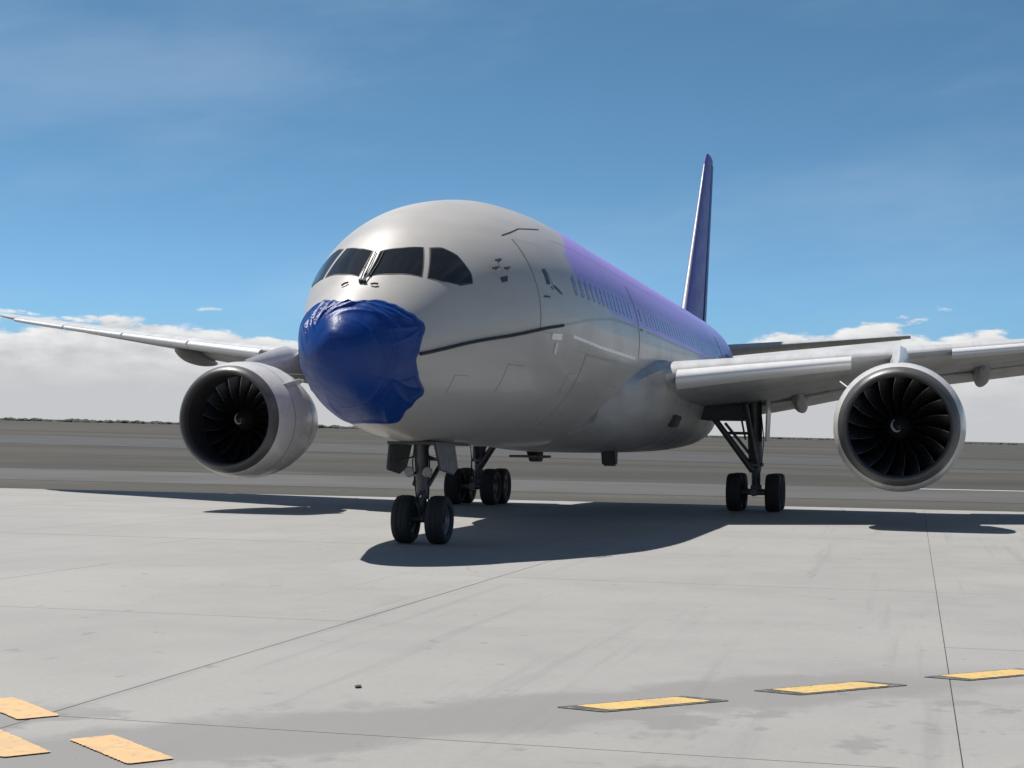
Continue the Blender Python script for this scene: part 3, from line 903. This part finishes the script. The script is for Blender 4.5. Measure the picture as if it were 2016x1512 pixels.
# ---- engines
def fan_blade_mesh(c, r0, r1, n):
    """one swept wide-chord blade standing along +Z from the hub centre c"""
    rows = []
    for i in range(n + 1):
        t = i / n; r_ = r0 + (r1 - r0) * t
        ch = .36 + .20 * math.sin(math.pi * (.15 + .7 * t)); tw = R(24 + 40 * t)
        sw = .10 * math.sin(t * 3.1) - .03 * t; lean = .10 * t * t
        rw = []
        for k in range(7):
            u = (-.5, -.465, -.3, -.1, .1, .3, .5)[k]
            th = .012 * math.cos(u * 3.1)
            x = c[0] + sw + u * ch * math.cos(tw); y = u * ch * math.sin(tw) + lean + .05 * (1 - 4 * u * u) * (.4 + t)
            ang = y / r_
            rw.append((x, c[1] + (r_ + th * 0) * math.sin(ang), c[2] + r_ * math.cos(ang)))
        rows.append(rw)
    m_ = MB().grid(rows)
    back = MB(); back.v = [(x + .014, p_, z) for x, p_, z in m_.v]; back.f = [tuple(reversed(f_)) for f_ in m_.f]
    m_.add(back.v, back.f)
    return m_
EX, EP, EZ = 17.35, 9.70, 2.76
blade_src = None
for s in (1, -1):
    c = (EX, s * EP, EZ)
    droop = -.06
    prof_out = [(.25, 1.590), (.28, 1.608), (.40, 1.652), (.60, 1.702), (.9, 1.745), (1.4, 1.78), (1.8, 1.785), (2.3, 1.75), (2.9, 1.65), (3.5, 1.51), (4.0, 1.37), (4.25, 1.29), (4.24, 1.26), (3.8, 1.33), (3.2, 1.43)]
    eng = MB().lathe(prof_out, c, 'X', 96).build('engine', 'cowl', plane, 40, origin=c)
    eng['label'] = 'port engine with open inlet and dark fan' if s == 1 else 'starboard engine with open inlet, seen from its side'
    lip = [(.27, 1.604), (.20, 1.575), (.12, 1.537), (.05, 1.49), (.01, 1.445), (0, 1.42), (.02, 1.385), (.07, 1.355), (.16, 1.335), (.30, 1.325)]
    MB().lathe(lip, c, 'X', 96).build('inlet_lip', 'lip', eng, 40)
    duct = [(.29, 1.325), (.6, 1.335), (1.0, 1.37), (1.45, 1.395), (1.9, 1.40), (1.9, .3)]
    MB().lathe(duct, c, 'X', 96).build('inlet_duct', 'duct', eng, 40)
    sp = [(1.02, .001), (1.03, .03), (1.08, .10), (1.18, .19), (1.32, .28), (1.48, .35), (1.6, .38)]
    sn = MB().lathe(sp, c, 'X', 32).build('spinner', 'spinner', eng, 40)
    # white comma painted on the spinner
    cm = []
    for i in range(15):
        t = i / 14; th = 2.4 + 3.4 * t; rr = .07 + .17 * t; xx = 1.045 + (rr / .38) ** 1.55 * .30
        hw = .035 * math.sin(math.pi * (i + .7) / 15.4)
        cm.append([(c[0] + xx - .012, c[1] + (rr - hw) * math.sin(th), c[2] + (rr - hw) * math.cos(th)), (c[0] + xx + .0, c[1] + (rr + hw) * math.sin(th), c[2] + (rr + hw) * math.cos(th))])
    MB().grid(cm).build('spinner_mark', 'greyline', eng, 30)
    if blade_src is None:
        blade_src = fan_blade_mesh((c[0] + 1.5, c[1], c[2]), .34, 1.375, 10)
    first = None
    for k in range(18):
        if first is None:
            first = fan_blade_mesh((c[0] + 1.5, c[1], c[2]), .34, 1.375, 10).build('fan_blade', 'fan', eng, 60, origin=c, recalc=False)
            first.data.materials.append(MAT['blade_edge'])
            for q in first.data.polygons:
                if q.index < 60 and q.index % 6 == 0 and q.index >= 24: q.material_index = 1
        else:
            share(first, (0, 0, 0), eng, (2 * math.pi * k / 18, 0, 0))
    # cowl seam, chine and exhaust
    for xx, rr in ((1.15, 1.768), (2.75, 1.680)):
        MB().lathe([(xx - .012, rr + .004), (xx + .012, rr + .004)], c, 'X', 96).build('cowl_seam', 'greyline', eng, 40)
    for sg in ((-1,) if s == 1 else (1,)):
        t = sg * R(52)
        def rp(x, r_): return (c[0] + x, c[1] + r_ * math.sin(t), c[2] + r_ * math.cos(t))
        MB().plate([rp(1.0, 1.74), rp(2.2, 1.77), rp(2.25, 2.02), rp(1.75, 2.06)], .035, (0, math.cos(t), -math.sin(t))).build('chine', 'slat', eng, 30, bevel=.008)
    core = [(3.0, 1.02), (3.9, .98), (4.7, .86), (5.4, .70), (5.4, .62), (4.9, .62), (4.8, .45), (5.5, .36), (6.2, .10), (6.3, .01)]
    MB().lathe(core, c, 'X', 48).build('core_exhaust', 'hot', eng, 40)
    # pylon
    rows = []
    for i in range(13):
        t = i / 12
        x = EX + 1.4 + t * 9.4
        zt_ = (EZ + 1.74 + .9 * min(1, t * 2.2)) if x < LE(EP) + .6 else ZL(EP) - (x - LE(EP)) * .06 - .1
        zt_ = min(zt_, ZL(EP) + .12)
        zb_ = EZ + 1.56 + .1 * t * t + max(0, t - .55) * 1.4
        zb_ = min(zb_, zt_ - .02)
        w = .02 + .30 * math.sin(math.pi * (.04 + .92 * t)) ** .6
        rows.append([(x, s * EP - w * .55, zt_), (x, s * EP, zt_ + .10), (x, s * EP + w * .55, zt_), (x, s * EP + w, (zt_ + zb_) / 2), (x, s * EP + w * .8, zb_), (x, s * EP - w * .8, zb_), (x, s * EP - w, (zt_ + zb_) / 2)])
    MB().grid(rows, True, True, True).build('pylon', 'cowl', eng, 60)

# ---- landing gear
def tyre_prof(r_, w):
    h = w / 2
    return [(-h * .55, r_ * .56), (-h * .86, r_ * .62), (-h, r_ * .75), (-h * .97, r_ * .88), (-h * .80, r_ * .965), (-h * .5, r_ * .995), (-h * .30, r_), (-h * .27, r_ * .982), (-h * .23, r_ * .982), (-h * .20, r_), (0, r_), (h * .20, r_), (h * .23, r_ * .982), (h * .27, r_ * .982), (h * .30, r_), (h * .5, r_ * .995), (h * .80, r_ * .965), (h * .97, r_ * .88), (h, r_ * .75), (h * .86, r_ * .62), (h * .55, r_ * .56)]
def rim_prof(r_, w):
    h = w / 2
    return [(-h * .5, .02), (-h * .5, r_ * .18), (-h * .30, r_ * .22), (-h * .25, r_ * .42), (-h * .62, r_ * .50), (-h * .70, r_ * .58), (h * .70, r_ * .58), (h * .62, r_ * .50), (h * .25, r_ * .42), (h * .30, r_ * .22), (h * .5, r_ * .18), (h * .5, .02)]
def wheel(src, c, r_, w, parent):
    wl_ = Vector((0, 0, 0)); q = parent
    while q is not None: wl_ += q.location; q = q.parent
    if src is None:
        t_ = MB().lathe(tyre_prof(r_, w), c, 'P', 48).build('tyre', 'tyre', parent, 40, origin=c)
        m_ = MB().lathe(rim_prof(r_, w), c, 'P', 36).build('rim', 'rim', parent, 40, origin=c)
        return (t_, m_)
    for q in src: share(q, Vector((c[0], -c[1], c[2])) - wl_, parent)
    return src
NX = 6.05
ng = MB()
ng.tube((NX, 0, .95), (NX - .25, 0, 2.55), .135, .17, 20)
ng.tube((NX, 0, .52), (NX - .06, 0, 1.0), .10, .10, 18)
ng.tube((NX, -.52, .515), (NX, .52, .515), .075, .075, 16)
nose_gear = ng.build('nose_landing_gear', 'gear', plane, 40)
src = None
for s in (-1, 1): src = wheel(src, (NX, s * .37, .51), .51, .40, nose_gear)
MB().tube((NX - .02, 0, .62), (NX - .09, 0, 1.05), .078, .078, 18).build('oleo_piston', 'chrome', nose_gear, 40)
mb = MB(); mb.tube((NX - .1, -.16, 1.25), (NX + 1.5, -.30, 2.3), .05); mb.tube((NX - .1, .16, 1.25), (NX + 1.5, .30, 2.3), .05); mb.tube((NX + .7, -.25, 1.78), (NX + .7, .25, 1.78), .035)
mb.build('drag_brace', 'gear', nose_gear, 40)
mb = MB(); mb.path([(NX - .14, 0, 1.12), (NX - .42, 0, .86), (NX - .10, 0, .60)], .035); mb.path([(NX - .14, .1, 1.12), (NX - .42, .03, .86), (NX - .10, .1, .60)], .025); mb.build('torque_link', 'gear', nose_gear, 40)
for s in (-1, 1):
    mb = MB(); mb.lathe([(0, .001), (0, .10), (.02, .115), (.10, .09), (.16, .03), (.16, .001)], (NX - .38, s * .20, 1.52), 'X', 20); mb.build('taxi_light', 'lamp', nose_gear, 40)
    mb = MB(); mb.tube((NX - .25, s * .20, 1.52), (NX - .1, 0, 1.45), .03); mb.path([(NX - .2, s * .14, 2.1), (NX - .17, s * .19, 1.7), (NX - .08, s * .16, 1.3), (NX, s * .12, .8)], .014, 6); mb.build('hydraulic_line', 'strap', nose_gear, 40)
    # bay doors hanging open at either side of the leg
    mb = MB().plate([(NX - .85, s * .48, 2.16), (NX + .65, s * .48, 2.12), (NX + .60, s * .58, 1.58), (NX + .2, s * .60, 1.46), (NX - .70, s * .58, 1.56)], .05, (0, 1, .25 * s))
    d = mb.build('nose_gear_door', 'doorin', nose_gear, 30, bevel=.02)
    mb = MB(); mb.path([(NX - .1, s * .15, 1.85), (NX - .1, s * .55, 1.72)], .022, 6); mb.build('door_link', 'gear', d, 30)
MB().plate([(NX - 1.0, -.48, 2.13), (NX + 1.9, -.48, 2.105), (NX + 1.9, .48, 2.105), (NX - 1.0, .48, 2.13)], .06, (0, 0, 1)).build('gear_bay', 'geardark', nose_gear, 0)

MX, MP = 28.3, 4.9
msrc = None
for s in (1, -1):
    mb = MB()
    mb.tube((MX, s * MP, .70), (MX - .02, s * (MP - .02), 1.9), .15, .15, 20)
    mb.tube((MX - .02, s * (MP - .02), 1.55), (MX - .1, s * (MP - .10), 4.1), .235, .27, 22)
    mb.tube((MX - .02, s * (MP - .02), 1.50), (MX - .02, s * (MP - .02), 1.62), .28, .28, 22)
    g_ = mb.build('main_landing_gear', 'gear', plane, 40)
    g_['label'] = 'port main landing gear with four wheels' if s == 1 else 'starboard main landing gear with four wheels'
    for dx in (-.73, .73):
        for dp in (-.645, .645):
            msrc = wheel(msrc, (MX + dx, s * MP + dp, .635), .635, .50, g_)
    mb = MB(); mb.tube((MX - .85, s * MP, .635), (MX + .85, s * MP, .635), .13, .13, 16)
    for dx in (-.73, .73): mb.tube((MX + dx, s * MP - .68, .635), (MX + dx, s * MP + .68, .635), .09, .09, 14)
    mb.box((MX, s * MP, .70), (.5, .34, .34)); mb.build('truck_beam', 'gear', g_, 40)
    mb = MB(); mb.tube((MX - .1, s * (MP - .1), 1.35), (MX - .55, s * (MP - 1.45), 3.2), .125, .10); mb.tube((MX - .05, s * (MP - .08), 1.75), (MX - .6, s * (MP - 1.0), 2.95), .05)
    mb.tube((MX - .2, s * (MP - .15), 2.62), (MX - .45, s * (MP - 1.02), 2.62), .05); mb.build('side_brace', 'gear', g_, 40)
    mb = MB(); mb.tube((MX - .1, s * MP, 1.5), (MX - 1.9, s * (MP - .2), 3.6), .10, .09); mb.tube((MX - .9, s * (MP - .1), 2.45), (MX - .1, s * (MP - .1), 3.3), .05); mb.tube((MX - .3, s * (MP - .55), 3.4), (MX - .2, s * (MP - .35), 2.4), .035); mb.build('drag_brace', 'gear', g_, 40)
    mb = MB(); mb.path([(MX + .22, s * MP, 1.5), (MX + .55, s * MP, 1.15), (MX + .2, s * MP, .8)], .05); mb.build('torque_link', 'gear', g_, 40)
    mb = MB()
    for k in range(3): mb.path([(MX - .26 + .05 * k, s * (MP + .16), 3.4), (MX - .28 + .04 * k, s * (MP + .27), 2.4), (MX - .22, s * (MP + .20), 1.6), (MX - .35 - .1 * k, s * (MP + .12), 1.05), (MX - .6, s * (MP + .2), .8)], .016, 6)
    mb.build('hydraulic_line', 'strap', g_, 40)
    MB().plate([(MX - .75, s * (MP + .42), 3.9), (MX + .75, s * (MP + .42), 3.9), (MX + .62, s * (MP + .36), 2.35), (MX - .62, s * (MP + .36), 2.35)], .05, (0, 1, .04)).build('gear_door', 'wing', g_, 30, bevel=.015)
    MB().box((MX - .2, s * (MP - 1.15), 3.3), (2.6, 1.7, .5)).build('gear_bay', 'geardark', g_, 30, bevel=.08)

# ------------------------------------------------------------------ the cloth mask over the nose
MXB = pchip([(0, 1.17), (11, 1.19), (33, 1.47), (57, 1.77), (70, 1.97), (76.6, 2.06), (83, 2.03), (92, 1.93), (105, 1.87), (115, 2.02), (124, 2.30), (130.7, 2.52), (136, 2.45), (146, 2.46), (160, 2.70), (166, 2.62), (172, 2.44), (180, 2.36)])
def wrinkle(x, a, t):
    """cloth relief in metres: soft billow, long folds pulled from the corners and a few tight gathers on the upper starboard side"""
    h = .012 * math.sin(a * 2.0 + 1.3) * math.sin(x * 2.6) + .005 * math.sin(a * 4 + x * 3.1)
    #      angle   station  fold direction (deg)  length  width  height
    for a0, x0_, dg, ln, wd, amp in FOLDS:
        d = math.atan2(math.sin(a - R(a0)), math.cos(a - R(a0))) * max(.3, WH(x0_))
        e = x - x0_
        cu, su = math.cos(R(dg)), math.sin(R(dg))
        u = e * cu + d * su; v = -e * su + d * cu + .10 * u * u / ln
        h += amp * math.exp(-(u / ln) ** 2) / (1 + (v / wd) ** 2)
    return h
FOLDS = []
_rn = random.Random(21)
for k in range(9): FOLDS.append((-62 + k * 9 + _rn.uniform(-3, 3), 1.02 + _rn.uniform(-.12, .16), 35 + _rn.uniform(-25, 25), _rn.uniform(.16, .30), _rn.uniform(.013, .022), _rn.uniform(.036, .060)))
for k in range(6): FOLDS.append((-95 + k * 12 + _rn.uniform(-5, 5), 1.30 + _rn.uniform(-.2, .2), 20 + _rn.uniform(-30, 30), _rn.uniform(.2, .4), _rn.uniform(.018, .032), _rn.uniform(.016, .034)))
for a0, x0_, dg, ln, wd, am in ((66, 1.65, 35, .35, .05, .016), (74, 1.55, 10, .45, .05, .014), (84, 1.6, -12, .4, .04, .012), (118, 1.8, -20, .5, .05, .018), (126, 2.0, 0, .5, .05, .016), (138, 2.0, 15, .5, .06, .016), (-130, 1.9, 10, .5, .06, .02), (-112, 1.6, 30, .5, .05, .02), (160, 2.2, 20, .4, .06, .018), (-160, 2.0, -20, .5, .06, .018), (20, .95, 60, .5, .05, .016), (45, 1.2, 70, .6, .05, .016), (30, 1.25, 80, .5, .03, .014), (55, 1.5, 55, .5, .03, .014), (95, 1.3, 75, .9, .03, .016), (112, 1.2, 80, .9, .035, .018), (130, 1.35, 85, .8, .04, .016), (85, .95, 70, .6, .03, .012)): FOLDS.append((a0, x0_, dg, ln, wd * .8, am * 1.6))
NAm, NTm = 420, 150
rows = [[Vector((.47, 1e-4 * math.sin(2 * math.pi * k / NAm), 3.75 + 1e-4 * math.cos(2 * math.pi * k / NAm))) for k in range(NAm)]]
for i in range(3, NTm + 1):
    t = i / NTm
    r_ = []
    for k in range(NAm):
        a = -math.pi + 2 * math.pi * k / NAm
        xb_ = MXB(abs(math.degrees(a))) + .010 * math.sin(a * 23 + 1) + .007 * math.sin(a * 41)
        x = .5 + (xb_ - .5) * (t ** 2.1)
        edge = max(0, (t - .93) / .07)
        off = .028 + wrinkle(x, a, t) * (1 - .6 * edge) * min(1, t * 2.5) + .014 * math.exp(-((t - .965) / .014) ** 2)
        if i == NTm: off = -.004
        q = surf(x, a, max(off, .020 if i < NTm else -.004))
        if x < .56:
            k_ = (.56 - x) / .06
            q = q.lerp(raw(x, a) + Vector((-.03, 0, 0)), k_)
        r_.append(q)
    rows.append(r_)
mk = MB().grid(rows, True, True, False).build('face_mask', 'mask', None, 60, origin=(1.0, 0, 0))
tag(mk, 'giant dark blue cloth face mask stretched over the nose of the airliner', 'mask')
# strap: round elastic pulled back along the body to the forward door, one each side
pts = [(1.93, 100.0), (2.4, 98.9), (3.02, 98.3), (3.9, 97.6), (4.72, 97.1), (5.9, 95.4), (6.7, 94.0), (7.34, 93.0)]
for s in (1, -1):
    pp = []
    for i in range(61):
        x, a = chain(pts, i / 60)
        pp.append(surf(x, s * R(a + .06 * math.sin(i * .37)), .03))
    MB().path(pp, .032, 8).build('mask_strap', 'strap', mk, 40)

# ------------------------------------------------------------------ loose things on the concrete
def pebble(c, r_, seed):
    rn = random.Random(seed); rows = []
    for t in (0.02, .3, .6, .85, .99):
        rr = math.sin(math.pi * t) ** .6 * r_
        rows.append([(c[0] + rr * 1.5 * math.cos(k) * rn.uniform(.8, 1.2), c[1] + rr * math.sin(k) * rn.uniform(.8, 1.2), r_ * .75 * (1 - math.cos(math.pi * t)) * .5) for k in (6.2832 * j / 9 for j in range(9))])
    return MB().grid(rows, True, True, True)
tag(pebble((-13.2, 5.45), .03, 2).build('pebble', 'pebble', None, 60, origin=(-13.2, 5.45, 0)), 'small dark pebble lying on the bare concrete left of the yellow dashes', 'pebble')
